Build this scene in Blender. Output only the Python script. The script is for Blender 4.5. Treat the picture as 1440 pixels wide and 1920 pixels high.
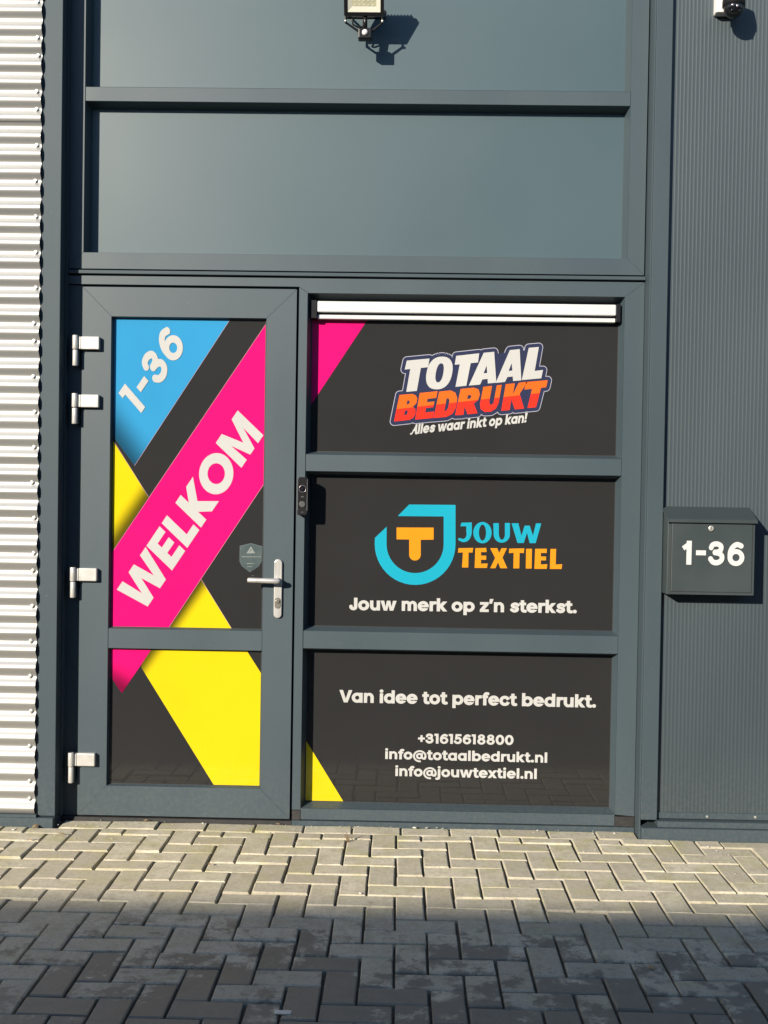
import bpy, bmesh, math, random
from mathutils import Vector, Matrix
from mathutils.geometry import delaunay_2d_cdt

random.seed(7)
scn = bpy.context.scene
for o in list(bpy.data.objects):
    bpy.data.objects.remove(o)
COL = scn.collection
R = math.radians

# ------------------------------------------------------------------ camera
cam_d = bpy.data.cameras.new('camera')
cam = bpy.data.objects.new('camera', cam_d)
COL.objects.link(cam)
cam_d.sensor_fit = 'AUTO'
cam_d.sensor_width = 36.0
cam_d.lens = 36.0 * 2050.0 / 1920.0
cam_d.clip_end = 800.0
cam_d.clip_start = 0.05
cam.matrix_world = Matrix(((0.9997245, -0.0158954, 0.0172694, 0.20984),
                           (0.017556, 0.0180678, -0.9996826, -4.63719),
                           (0.0155784, 0.9997104, 0.0183419, 1.42162),
                           (0, 0, 0, 1)))
scn.camera = cam

# ------------------------------------------------------------------ sky and sun
SUN = Vector((0.70, 1.0, -0.43)).normalized()      # direction the light travels
elev = math.asin(-SUN.z)
world = bpy.data.worlds.new('World')
scn.world = world
world.use_nodes = True
wn = world.node_tree
bg = wn.nodes['Background']
sky = wn.nodes.new('ShaderNodeTexSky')
sky.sky_type = 'NISHITA'
sky.sun_disc = False
sky.sun_elevation = elev
# NISHITA: rotation 0 puts the sun at +Y, clockwise towards +X
sky.sun_rotation = math.atan2(-SUN.x, -SUN.y)
sky.air_density = 1.0
sky.dust_density = 0.3
sky.ozone_density = 3.0
wn.links.new(sky.outputs[0], bg.inputs[0])
bg.inputs[1].default_value = 0.080

sun_d = bpy.data.lights.new('sun', 'SUN')
sun_d.energy = 4.2
sun_d.angle = R(0.45)
sun_d.color = (1.0, 0.90, 0.75)
sun = bpy.data.objects.new('sun', sun_d)
COL.objects.link(sun)
sun.rotation_euler = SUN.to_track_quat('-Z', 'Y').to_euler()
sun.location = (-8, -12, 8)

vs = scn.view_settings
vs.view_transform = 'Standard'
vs.look = 'None'
vs.exposure = 1.3
vs.gamma = 1.0
vs.use_curve_mapping = False

# ------------------------------------------------------------------ materials
MAT = {}


def nodes_of(name):
    m = bpy.data.materials.new(name)
    m.use_nodes = True
    nt = m.node_tree
    return m, nt, nt.nodes['Principled BSDF']


def paint(name, col, rough=0.4, metal=0.0, var=0.08, scale=6.0, bump=0.0, bscale=300.0, spec=0.5,
          coat=0.0, stretch=(1, 1, 1), rvar=0.06, speck=0.0, island=0.0, dirt=0.0):
    """painted / bare surface with faint unevenness, roughness variation, fine relief and specks of dust"""
    m, nt, p = nodes_of(name)
    N, L = nt.nodes, nt.links
    tc = N.new('ShaderNodeTexCoord')
    mp = N.new('ShaderNodeMapping')
    mp.inputs['Scale'].default_value = stretch
    L.new(tc.outputs['Object'], mp.inputs[0])
    nz = N.new('ShaderNodeTexNoise')
    nz.inputs['Scale'].default_value = scale
    nz.inputs['Detail'].default_value = 5
    L.new(mp.outputs[0], nz.inputs['Vector'])
    mr = N.new('ShaderNodeMapRange')
    mr.inputs[1].default_value, mr.inputs[2].default_value = 0.25, 0.75
    mr.inputs[3].default_value, mr.inputs[4].default_value = 1 - var, 1 + var
    L.new(nz.outputs[0], mr.inputs[0])
    fac = mr.outputs[0]
    if island:
        oi = N.new('ShaderNodeObjectInfo')
        ir = N.new('ShaderNodeMapRange')
        ir.inputs[3].default_value, ir.inputs[4].default_value = 1 - island, 1 + island
        L.new(oi.outputs['Random'], ir.inputs[0])
        mm = N.new('ShaderNodeMath')
        mm.operation = 'MULTIPLY'
        L.new(fac, mm.inputs[0])
        L.new(ir.outputs[0], mm.inputs[1])
        fac = mm.outputs[0]
    sc = N.new('ShaderNodeVectorMath')
    sc.operation = 'SCALE'
    sc.inputs[0].default_value = col
    L.new(fac, sc.inputs['Scale'])
    out = sc.outputs[0]
    if speck:
        sn = N.new('ShaderNodeTexNoise')
        sn.inputs['Scale'].default_value = 130
        sn.inputs['Detail'].default_value = 2
        L.new(tc.outputs['Object'], sn.inputs['Vector'])
        sr = N.new('ShaderNodeMapRange')
        sr.inputs[1].default_value, sr.inputs[2].default_value = 0.74, 0.80
        sr.inputs[3].default_value, sr.inputs[4].default_value = 0, speck
        L.new(sn.outputs[0], sr.inputs[0])
        mx = N.new('ShaderNodeMix')
        mx.data_type = 'RGBA'
        L.new(sr.outputs[0], mx.inputs[0])
        L.new(out, mx.inputs[6])
        mx.inputs[7].default_value = (0.32, 0.31, 0.28, 1)
        out = mx.outputs[2]
    if dirt:
        # splashed dust: thickest low down, broken up by noise, a thin film higher up
        geo = N.new('ShaderNodeNewGeometry')
        sp_ = N.new('ShaderNodeSeparateXYZ')
        L.new(geo.outputs['Position'], sp_.inputs[0])
        h = N.new('ShaderNodeMapRange')
        h.interpolation_type = 'SMOOTHSTEP'
        for i, x in enumerate((0.0, 0.42, 1.0, 0.10)):
            h.inputs[i + 1].default_value = x
        L.new(sp_.outputs[2], h.inputs[0])
        dn = N.new('ShaderNodeTexNoise')
        dn.inputs['Scale'].default_value = 70
        dn.inputs['Detail'].default_value = 8
        dn.inputs['Roughness'].default_value = .7
        L.new(geo.outputs['Position'], dn.inputs['Vector'])
        dr_ = N.new('ShaderNodeMapRange')
        for i, x in enumerate((0.42, 0.72, 0.0, dirt)):
            dr_.inputs[i + 1].default_value = x
        L.new(dn.outputs[0], dr_.inputs[0])
        mu = N.new('ShaderNodeMath')
        mu.operation = 'MULTIPLY'
        L.new(h.outputs[0], mu.inputs[0])
        L.new(dr_.outputs[0], mu.inputs[1])
        mx2 = N.new('ShaderNodeMix')
        mx2.data_type = 'RGBA'
        L.new(mu.outputs[0], mx2.inputs[0])
        L.new(out, mx2.inputs[6])
        mx2.inputs[7].default_value = (0.17, 0.155, 0.125, 1)
        out = mx2.outputs[2]
    L.new(out, p.inputs['Base Color'])
    rr = N.new('ShaderNodeMapRange')
    rr.inputs[1].default_value, rr.inputs[2].default_value = 0.3, 0.7
    rr.inputs[3].default_value, rr.inputs[4].default_value = max(0.02, rough - rvar), rough + rvar
    L.new(nz.outputs[0], rr.inputs[0])
    L.new(rr.outputs[0], p.inputs['Roughness'])
    p.inputs['Metallic'].default_value = metal
    p.inputs['Specular IOR Level'].default_value = spec
    p.inputs['Coat Weight'].default_value = coat
    p.inputs['Coat Roughness'].default_value = 0.05
    if bump:
        bn = N.new('ShaderNodeTexNoise')
        bn.inputs['Scale'].default_value = bscale
        bn.inputs['Detail'].default_value = 3
        L.new(mp.outputs[0], bn.inputs['Vector'])
        b = N.new('ShaderNodeBump')
        b.inputs['Strength'].default_value = bump
        b.inputs['Distance'].default_value = 0.002
        L.new(bn.outputs[0], b.inputs['Height'])
        L.new(b.outputs[0], p.inputs['Normal'])
    MAT[name] = m
    return m


def film(name, col, fades=()):
    """printed window film: flat ink, fine perforation dots, glossy glass-like surface.
    fades = printed gradients: (point XZ on the pane, direction XZ, width, darkest factor)"""
    m, nt, p = nodes_of(name)
    N, L = nt.nodes, nt.links
    geo = N.new('ShaderNodeNewGeometry')
    sep = N.new('ShaderNodeSeparateXYZ')
    L.new(geo.outputs['Position'], sep.inputs[0])

    def M(op, a, b=None):
        n = N.new('ShaderNodeMath')
        n.operation = op
        for i, v in enumerate((a, b)):
            if v is None:
                continue
            if isinstance(v, (int, float)):
                n.inputs[i].default_value = v
            else:
                L.new(v, n.inputs[i])
        return n.outputs[0]
    # perforation dots, 6 mm apart in a diagonal grid
    k = 2 * math.pi / 0.0105
    a = M('SINE', M('MULTIPLY', M('ADD', sep.outputs[0], sep.outputs[2]), k))
    b = M('SINE', M('MULTIPLY', M('SUBTRACT', sep.outputs[0], sep.outputs[2]), k))
    dots = M('MULTIPLY', a, b)
    d2 = N.new('ShaderNodeMapRange')
    d2.inputs[1].default_value, d2.inputs[2].default_value = 0.2, 0.7
    d2.inputs[3].default_value, d2.inputs[4].default_value = 1.0, 0.90
    L.new(dots, d2.inputs[0])
    nz = N.new('ShaderNodeTexNoise')
    nz.inputs['Scale'].default_value = 3.0
    nz.inputs['Detail'].default_value = 4
    L.new(geo.outputs['Position'], nz.inputs['Vector'])
    n2 = N.new('ShaderNodeMapRange')
    n2.inputs[1].default_value, n2.inputs[2].default_value = 0.3, 0.7
    n2.inputs[3].default_value, n2.inputs[4].default_value = 0.96, 1.05
    L.new(nz.outputs[0], n2.inputs[0])
    f = M('MULTIPLY', d2.outputs[0], n2.outputs[0])
    for (px, pz), (dx, dz), w, dark in fades:
        t = M('ADD', M('MULTIPLY', M('SUBTRACT', sep.outputs[0], px), dx), M('MULTIPLY', M('SUBTRACT', sep.outputs[2], pz), dz))
        g = N.new('ShaderNodeMapRange')
        g.interpolation_type = 'SMOOTHSTEP'
        g.inputs[1].default_value, g.inputs[2].default_value = 0, w
        g.inputs[3].default_value, g.inputs[4].default_value = dark, 1
        L.new(t, g.inputs[0])
        f = M('MULTIPLY', f, g.outputs[0])
    sc = N.new('ShaderNodeVectorMath')
    sc.operation = 'SCALE'
    sc.inputs[0].default_value = col
    L.new(f, sc.inputs['Scale'])
    L.new(sc.outputs[0], p.inputs['Base Color'])
    p.inputs['Roughness'].default_value = 0.75
    p.inputs['Specular IOR Level'].default_value = 0.05
    p.inputs['Coat Weight'].default_value = 0.75
    p.inputs['Coat Roughness'].default_value = 0.025
    MAT[name] = m
    return m


GREY = (0.034, 0.050, 0.060)
paint('frame_grey', GREY, 0.48, spec=0.32, var=0.07, scale=2.5, bump=0.03, bscale=260, speck=0.25, stretch=(1, 1, .35), dirt=.14)
paint('panel_grey', (0.033, 0.058, 0.070), 0.50, spec=0.4, var=0.05, scale=1.1, bump=0.015, bscale=90, speck=0.12)
paint('trim_grey', (0.035, 0.050, 0.060), 0.55, spec=0.18, var=0.08, scale=3, bump=0.03, speck=0.35, stretch=(1, 1, .3), dirt=.16)
paint('cladding_grey', (0.028, 0.040, 0.047), 0.50, var=0.10, scale=1.6, bump=0.02, speck=0.35, stretch=(1, 1, .4), dirt=.12)
paint('box_grey', (0.025, 0.034, 0.036), 0.45, var=0.06, scale=5, bump=0.05, bscale=500, speck=0.2)
paint('gasket_black', (0.010, 0.010, 0.011), 0.6, dirt=.08)
paint('void_dark', (0.012, 0.012, 0.013), 0.9)
paint('silver_sheet', (0.36, 0.36, 0.35), 0.48, metal=0.7, var=0.05, scale=2, bump=0.02, bscale=150, stretch=(.3, 1, 1))
paint('screw_metal', (0.55, 0.54, 0.50), 0.35, metal=0.7)
paint('washer_dark', (0.05, 0.05, 0.05), 0.6)
paint('hinge_white', (0.42, 0.41, 0.39), 0.35, metal=0.3, var=0.05, scale=30)
paint('brushed_alu', (0.50, 0.49, 0.47), 0.34, metal=0.6, var=0.05, scale=40, stretch=(1, 1, .1))
paint('steel_cylinder', (0.32, 0.30, 0.26), 0.30, metal=0.9)
paint('black_plastic', (0.008, 0.008, 0.009), 0.30, spec=0.25)
paint('black_gloss', (0.006, 0.006, 0.008), 0.06, rvar=0.02)
paint('silver_trim', (0.30, 0.27, 0.28), 0.25, metal=0.8)
paint('button_dark', (0.03, 0.03, 0.032), 0.5)
paint('grille_white', (0.41, 0.42, 0.42), 0.4, var=0.04, scale=8)
paint('lamp_reflector', (0.46, 0.45, 0.38), 0.3, var=0.03)
paint('lamp_led', (0.34, 0.33, 0.22), 0.5, var=0.1, scale=60)
paint('bracket_white', (0.55, 0.54, 0.52), 0.4)
paint('cable_black', (0.012, 0.012, 0.012), 0.5)
paint('sand_joint', (0.10, 0.092, 0.072), 0.95, var=0.35, scale=24, bump=0.5, bscale=400)
paint('far_wall', (0.17, 0.17, 0.17), 0.7, var=0.08, scale=1)
paint('far_door', (0.07, 0.08, 0.09), 0.5)
paint('leaf_dry', (0.26, 0.18, 0.09), 0.8, var=0.3, scale=50)
paint('weed_dry', (0.16, 0.10, 0.05), 0.8, var=0.3, scale=50)
paint('crumb_pale', (0.50, 0.48, 0.42), 0.8, var=0.2, scale=60)
paint('letter_white', (0.42, 0.42, 0.41), 0.5, var=0.02)
paint('sticker_teal', (0.026, 0.044, 0.048), 0.4, var=0.12, scale=25, coat=0.5)
paint('sticker_edge', (0.055, 0.075, 0.08), 0.4, coat=0.5)
paint('sticker_print', (0.13, 0.15, 0.14), 0.5, var=0.3, scale=120)


def paver_material(name):
    m, nt, p = nodes_of(name)
    N, L = nt.nodes, nt.links
    geo = N.new('ShaderNodeNewGeometry')
    sep = N.new('ShaderNodeSeparateXYZ')
    L.new(geo.outputs['Position'], sep.inputs[0])
    oi = N.new('ShaderNodeObjectInfo')

    def noise(scale, det=4, rough=.55, off=0.0):
        n = N.new('ShaderNodeTexNoise')
        n.inputs['Scale'].default_value = scale
        n.inputs['Detail'].default_value = det
        n.inputs['Roughness'].default_value = rough
        if off:
            ad = N.new('ShaderNodeVectorMath')
            ad.inputs[1].default_value = (off, off * .7, 0)
            L.new(geo.outputs['Position'], ad.inputs[0])
            L.new(ad.outputs[0], n.inputs['Vector'])
        else:
            L.new(geo.outputs['Position'], n.inputs['Vector'])
        return n.outputs[0]

    def ramp(v, a, b, c, d, smooth=False):
        r = N.new('ShaderNodeMapRange')
        if smooth:
            r.interpolation_type = 'SMOOTHSTEP'
        for i, x in enumerate((a, b, c, d)):
            r.inputs[i + 1].default_value = x
        L.new(v, r.inputs[0])
        return r.outputs[0]

    def mul(a, b):
        n = N.new('ShaderNodeMath')
        n.operation = 'MULTIPLY'
        for i, v in enumerate((a, b)):
            if isinstance(v, (int, float)):
                n.inputs[i].default_value = v
            else:
                L.new(v, n.inputs[i])
        return n.outputs[0]

    def mix(f, a, b):
        x = N.new('ShaderNodeMix')
        x.data_type = 'RGBA'
        L.new(f, x.inputs[0])
        for i, v in ((6, a), (7, b)):
            if isinstance(v, tuple):
                x.inputs[i].default_value = (*v, 1)
            else:
                L.new(v, x.inputs[i])
        return x.outputs[2]
    rand = oi.outputs['Random']
    base = mix(rand, (0.36, 0.325, 0.25), (0.50, 0.46, 0.355))
    base = mix(ramp(noise(16, 5, .62, 1.3), .46, .66, 0, .65), base, (0.30, 0.268, 0.20))
    base = mix(ramp(noise(9, 4, .6, 8.3), .55, .72, 0, .55), base, (0.36, 0.31, 0.255))
    moss = mul(ramp(noise(8, 5, .65, 3.1), .47, .66, 0, .75), ramp(sep.outputs[1], -1.3, -.1, .3, 1))
    base = mix(moss, base, (0.335, 0.315, 0.145))
    base = mix(ramp(noise(55, 5, .7, 2.2), .50, .70, 0, .55), base, (0.20, 0.18, 0.14))
    base = mix(ramp(noise(280, 3), .50, .66, 0, .50), base, (0.16, 0.145, 0.115))
    base = mix(ramp(noise(430, 2, .5, 9), .58, .70, 0, .45), base, (0.58, 0.54, 0.45))
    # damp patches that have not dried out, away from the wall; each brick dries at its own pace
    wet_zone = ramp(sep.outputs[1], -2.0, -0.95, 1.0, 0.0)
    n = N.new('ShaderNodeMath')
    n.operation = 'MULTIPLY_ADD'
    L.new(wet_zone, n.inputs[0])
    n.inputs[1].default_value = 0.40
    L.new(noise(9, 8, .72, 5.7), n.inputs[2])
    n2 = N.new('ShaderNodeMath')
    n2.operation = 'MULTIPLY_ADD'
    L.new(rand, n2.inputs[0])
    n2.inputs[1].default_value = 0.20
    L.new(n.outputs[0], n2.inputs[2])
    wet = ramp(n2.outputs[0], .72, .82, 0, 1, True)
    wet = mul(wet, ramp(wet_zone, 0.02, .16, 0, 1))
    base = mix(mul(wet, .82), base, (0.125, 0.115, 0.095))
    L.new(base, p.inputs['Base Color'])
    L.new(ramp(wet, 0, 1, .90, .60), p.inputs['Roughness'])
    p.inputs['Specular IOR Level'].default_value = 0.3
    b = N.new('ShaderNodeBump')
    b.inputs['Strength'].default_value = 0.6
    b.inputs['Distance'].default_value = 0.003
    L.new(noise(240, 5, .65), b.inputs['Height'])
    L.new(b.outputs[0], p.inputs['Normal'])
    MAT[name] = m


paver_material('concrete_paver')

# ------------------------------------------------------------------ object helpers


def tag(o, label=None, cat=None, group=None, kind=None):
    if label:
        o['label'] = label
    if cat:
        o['category'] = cat
    if group:
        o['group'] = group
    if kind:
        o['kind'] = kind
    return o


def empty(name, loc, label, cat, group=None):
    o = bpy.data.objects.new(name, None)
    o.empty_display_size = 0.1
    COL.objects.link(o)
    o.location = loc
    tag(o, label, cat, group)
    return o


def root_loc(o):
    while o.parent:
        o = o.parent
    return Vector(o.location)


def link(name, me, mat, parent=None):
    o = bpy.data.objects.new(name, me)
    COL.objects.link(o)
    if mat:
        me.materials.append(MAT[mat])
    if parent:
        o.parent = parent
        me.transform(Matrix.Translation(-root_loc(parent)))
    return o


def from_bm(name, bm, mat, parent=None, smooth=False):
    bmesh.ops.recalc_face_normals(bm, faces=bm.faces)
    me = bpy.data.meshes.new(name)
    bm.to_mesh(me)
    bm.free()
    if smooth:
        for f in me.polygons:
            f.use_smooth = True
    return link(name, me, mat, parent)


def bevel_all(bm, w, seg=1, sel=None):
    if w > 0:
        es = [e for e in bm.edges if (sel is None or sel(e)) and len(e.link_faces) == 2 and e.calc_face_angle(0) > .3]
        bmesh.ops.bevel(bm, geom=es, offset=w, segments=seg, affect='EDGES', profile=.5)


def bm_prism(bm, poly, y0, y1):
    """polygon in X,Z extruded from y0 (front) to y1 (back)"""
    a = [bm.verts.new((x, y0, z)) for x, z in poly]
    b = [bm.verts.new((x, y1, z)) for x, z in poly]
    n = len(poly)
    bm.faces.new(a)
    bm.faces.new(b[::-1])
    for i in range(n):
        bm.faces.new((a[i], b[i], b[(i + 1) % n], a[(i + 1) % n]))


def prism(name, poly, y0, y1, mat, parent=None, bev=0.0015, seg=1):
    bm = bmesh.new()
    bm_prism(bm, poly, y0, y1)
    bmesh.ops.recalc_face_normals(bm, faces=bm.faces)
    bevel_all(bm, bev, seg, lambda e: all(abs(v.co.y - y0) < 1e-6 for v in e.verts))
    return from_bm(name, bm, mat, parent)


def bm_box(bm, x0, x1, y0, y1, z0, z1):
    bm_prism(bm, [(x0, z0), (x1, z0), (x1, z1), (x0, z1)], y0, y1)


def box(name, x0, x1, y0, y1, z0, z1, mat, parent=None, bev=0.0015, seg=1):
    bm = bmesh.new()
    bm_box(bm, x0, x1, y0, y1, z0, z1)
    bmesh.ops.recalc_face_normals(bm, faces=bm.faces)
    bevel_all(bm, bev, seg)
    return from_bm(name, bm, mat, parent)


def bm_tube(bm, pts, rad, n=12, caps=True):
    pts = [Vector(p) for p in pts]
    rads = rad if isinstance(rad, (list, tuple)) else [rad] * len(pts)
    rings = []
    ref = None
    for i, p in enumerate(pts):
        t = (pts[min(i + 1, len(pts) - 1)] - pts[max(i - 1, 0)]).normalized()
        if ref is None:
            ref = Vector((0, 0, 1)) if abs(t.z) < .9 else Vector((1, 0, 0))
        u = (ref - t * ref.dot(t)).normalized()
        ref = u
        w = t.cross(u)
        rings.append([bm.verts.new(p + (u * math.cos(2 * math.pi * k / n) + w * math.sin(2 * math.pi * k / n)) * rads[i]) for k in range(n)])
    for a, b in zip(rings, rings[1:]):
        for k in range(n):
            bm.faces.new((a[k], a[(k + 1) % n], b[(k + 1) % n], b[k]))
    if caps:
        bm.faces.new(rings[0][::-1])
        bm.faces.new(rings[-1])


def tube(name, pts, rad, mat, parent=None, n=14, smooth=True, bev=0.0):
    bm = bmesh.new()
    bm_tube(bm, pts, rad, n)
    bmesh.ops.recalc_face_normals(bm, faces=bm.faces)
    bevel_all(bm, bev, 2, lambda e: e.calc_face_angle(0) > 1.2)
    o = from_bm(name, bm, mat, parent)
    if smooth:
        for f in o.data.polygons:
            f.use_smooth = len(f.vertices) == 4
    return o


def sphere(name, c, r, mat, parent=None, scale=(1, 1, 1), u=24, v=14):
    bm = bmesh.new()
    bmesh.ops.create_uvsphere(bm, u_segments=u, v_segments=v, radius=r)
    for q in bm.verts:
        q.co = Vector((q.co.x * scale[0], q.co.y * scale[1], q.co.z * scale[2])) + Vector(c)
    return from_bm(name, bm, mat, parent, True)


def rounded(x0, x1, z0, z1, r, n=5):
    pts = []
    for cx, cz, a in ((x1 - r, z0 + r, -90), (x1 - r, z1 - r, 0), (x0 + r, z1 - r, 90), (x0 + r, z0 + r, 180)):
        for k in range(n + 1):
            t = R(a + 90 * k / n)
            pts.append((cx + r * math.cos(t), cz + r * math.sin(t)))
    return pts


# ------------------------------------------------------------------ flat shapes: union / subtraction of outlines
def cdt(ops):
    """ops: [(sign, polygon)], the last shape covering a point decides whether it is ink or not"""
    vs_, fs = [], []
    for s, poly in ops:
        area = sum(p[0] * q[1] - q[0] * p[1] for p, q in zip(poly, list(poly[1:]) + [poly[0]]))
        if area < 0:
            poly = list(poly)[::-1]
        fs.append(list(range(len(vs_), len(vs_) + len(poly))))
        vs_ += [Vector((float(x), float(y))) for x, y in poly]
    v, e, f, ov, oe, of = delaunay_2d_cdt(vs_, [], fs, 0, 1e-6)
    tris = []
    for face, orig in zip(f, of):
        if orig and ops[max(orig)][0] > 0:
            tris.append([(v[i].x, v[i].y) for i in face])
    return tris


def flat(name, tris, y, mat, parent):
    """a sheet of ink in the plane Y = y facing the street"""
    bm = bmesh.new()
    cache = {}

    def V(p):
        k = (round(p[0], 5), round(p[1], 5))
        if k not in cache:
            cache[k] = bm.verts.new((p[0], y, p[1]))
        return cache[k]
    for t in tris:
        vv = [V(p) for p in t]
        if len(set(vv)) == 3:
            try:
                bm.faces.new(vv)
            except ValueError:
                pass
    me = bpy.data.meshes.new(name)
    bmesh.ops.recalc_face_normals(bm, faces=bm.faces)
    for f in bm.faces:
        f.normal_update()
        if f.normal.y > 0:
            f.normal_flip()
    bm.to_mesh(me)
    bm.free()
    return link(name, me, mat, parent)


def RC(x0, y0, x1, y1):
    return [(x0, y0), (x1, y0), (x1, y1), (x0, y1)]


def EL(cx, cy, rx, ry, n=36, sk=0.0, p=2.0):
    out = []
    for k in range(n):
        t = 2 * math.pi * k / n
        c, s = math.cos(t), math.sin(t)
        c = math.copysign(abs(c) ** (2 / p), c)
        s = math.copysign(abs(s) ** (2 / p), s)
        out.append((cx + rx * c + sk * ry * s, cy + ry * s))
    return out


def spline(pts, n=8):
    out = []
    P = [pts[0]] + list(pts) + [pts[-1]]
    for i in range(1, len(P) - 2):
        p0, p1, p2, p3 = P[i - 1:i + 3]
        for k in range(n):
            t = k / n
            out.append(tuple(.5 * (2 * p1[d] + (p2[d] - p0[d]) * t + (2 * p0[d] - 5 * p1[d] + 4 * p2[d] - p3[d]) * t * t
                                   + (3 * p1[d] - p0[d] - 3 * p2[d] + p3[d]) * t ** 3) for d in (0, 1)))
    out.append(tuple(pts[-1]))
    return out


def ST(pts, w, smooth=True, n=5):
    """stroke of width w (number or [start, end]) along the points: straight pieces plus a disc at every inner joint"""
    c = spline(pts, n) if smooth else list(pts)
    wd = lambda i: w if isinstance(w, (int, float)) else w[0] + (w[1] - w[0]) * i / (len(c) - 1)
    ops = []
    for i in range(len(c) - 1):
        p, q = c[i], c[i + 1]
        dx, dy = q[0] - p[0], q[1] - p[1]
        l = math.hypot(dx, dy) or 1
        nx, ny = -dy / l, dx / l
        a, b = wd(i) / 2, wd(i + 1) / 2
        ops.append((1, [(p[0] + nx * a, p[1] + ny * a), (p[0] - nx * a, p[1] - ny * a), (q[0] - nx * b, q[1] - ny * b), (q[0] + nx * b, q[1] + ny * b)]))
        if 0 < i:
            ops.append((1, EL(p[0], p[1], a, a, 18)))
    return ops


def arch(xs, xe, s=.145):
    xc, rx = (xs + .05 + xe) / 2, (xe - xs - .05) / 2
    ic, ir = (xs + xe) / 2, (xe - xs - 2 * s) / 2
    return [(1, EL(xc, .30, rx, .26)), (1, RC(xc, 0, xe, .30)), (-1, EL(ic, .30, ir, .135)), (-1, RC(ic - ir, -.05, ic + ir, .30)),
            (-1, RC(xs - .02, -.05, xs + s, .30))]


def ring(cx, cy, rx, ry, ix, iy):
    return [(1, EL(cx, cy, rx, ry)), (-1, EL(cx, cy, ix, iy))]


def glyphs():
    g = {}
    bowl = lambda cx: ring(cx, .275, .285, .283, .138, .143)
    g['o'] = (bowl(.31), .62)
    g['a'] = (bowl(.31) + [(1, RC(.45, 0, .595, .55))], .65)
    g['b'] = (bowl(.345) + [(1, RC(.055, 0, .2, .74))], .655)
    g['d'] = (bowl(.31) + [(1, RC(.45, 0, .595, .74))], .655)
    g['p'] = (bowl(.345) + [(1, RC(.055, -.2, .2, .55))], .655)
    g['c'] = (bowl(.31) + [(-1, [(.33, .275), (.75, .49), (.75, .06)])], .585)
    g['e'] = (bowl(.31) + [(-1, [(.30, .235), (.75, .235), (.75, .13), (.44, .13)]), (1, RC(.10, .228, .588, .322))], .62)
    g['f'] = ([(1, RC(.1, 0, .245, .60))] + ST([(.172, .52), (.176, .60), (.215, .665), (.28, .682), (.345, .675)], .135) + [(1, RC(.02, .435, .335, .55))], .36)
    g['i'] = ([(1, RC(.06, 0, .205, .55)), (1, EL(.132, .700, .085, .08, 24))], .265)
    g['j'] = ([(1, RC(.06, -.06, .205, .55))] + ST([(.132, .0), (.130, -.08), (.095, -.135), (.03, -.15), (-.045, -.145)], .13) + [(1, EL(.132, .700, .085, .08, 24))], .265)
    g['k'] = ([(1, RC(.055, 0, .2, .74)), (1, [(.2, .36), (.2, .235), (.39, 0), (.575, 0), (.345, .285), (.565, .55), (.385, .55)])], .585)
    g['l'] = ([(1, RC(.06, 0, .205, .74))], .265)
    g['n'] = (arch(.055, .57) + [(1, RC(.055, 0, .2, .55))], .625)
    g['m'] = (arch(.055, .525) + arch(.38, .85) + [(1, RC(.38, 0, .525, .36)), (1, RC(.055, 0, .2, .55))], .905)
    g['r'] = (ST([(.13, .25), (.15, .38), (.22, .465), (.37, .485)], .14) + [(1, RC(.055, 0, .2, .55))], .395)
    g['s'] = (ST([(.475, .405), (.40, .465), (.27, .483), (.16, .42), (.18, .33), (.29, .285), (.40, .24), (.435, .165), (.37, .085), (.24, .067), (.10, .15)], .132), .535)
    g['t'] = ([(1, RC(.1, .16, .245, .69)), (1, RC(.015, .435, .355, .55))] + ST([(.172, .24), (.176, .14), (.225, .075), (.355, .065)], .135), .385)
    g['u'] = ([(s, [(.625 - x, .55 - y) for x, y in p]) for s, p in g['n'][0]], .625)
    g['w'] = ([(1, [(.015, .55), (.185, 0), (.345, 0), (.43, .33), (.515, 0), (.675, 0), (.845, .55), (.69, .55), (.595, .18), (.505, .55), (.355, .55), (.265, .18), (.17, .55)])], .86)
    g['x'] = ([(1, [(.01, 0), (.185, 0), (.575, .55), (.40, .55)]), (1, [(.40, 0), (.575, 0), (.185, .55), (.01, .55)])], .585)
    g['z'] = ([(1, [(.04, 0), (.485, 0), (.485, .12), (.235, .12), (.48, .43), (.48, .55), (.045, .55), (.045, .43), (.285, .43), (.04, .12)])], .52)
    g['’'] = ([(1, [(.06, .74), (.215, .74), (.14, .5), (.03, .5)])], .235)
    g['.'] = ([(1, EL(.13, .085, .09, .088, 24))], .26)
    g['@'] = (ring(.47, .25, .44, .43, .345, .335) + [(-1, [(.5, .16), (.62, .02), (1, .02), (1, -.3), (.55, -.3)])] + ring(.445, .26, .215, .215, .105, .105)
              + [(1, RC(.56, .14, .665, .465))] + ST([(.612, .2), (.64, .105), (.73, .09), (.82, .17), (.86, .27)], .095), .945)
    g['+'] = ([(1, RC(.05, .275, .50, .405)), (1, RC(.21, .11, .34, .57))], .55)
    g['0'] = (ring(.31, .35, .285, .36, .13, .215), .62)
    g['1'] = ([(1, RC(.13, 0, .285, .7)), (1, [(.02, .57), (.2, .57), (.2, .7), (.02, .7)])], .355)
    three = ST([(.075, .50), (.13, .60), (.27, .632), (.40, .58), (.415, .48), (.34, .40), (.19, .378)], .138) + ST([(.19, .372), (.35, .35), (.45, .265), (.43, .145), (.30, .07), (.15, .09), (.055, .195)], .142)
    g['3'] = (three, .565)
    g['5'] = ([(1, RC(.115, .575, .50, .70)), (1, [(.115, .70), (.255, .70), (.225, .40), (.085, .35)])] + ST([(.13, .36), (.24, .425), (.375, .40), (.452, .29), (.43, .15), (.30, .068), (.15, .09), (.055, .185)], .138), .565)
    six = ring(.31, .235, .275, .245, .13, .118) + ST([(.105, .24), (.115, .40), (.20, .55), (.34, .625), (.50, .575)], [.14, .14])
    g['6'] = (six, .60)
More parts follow.
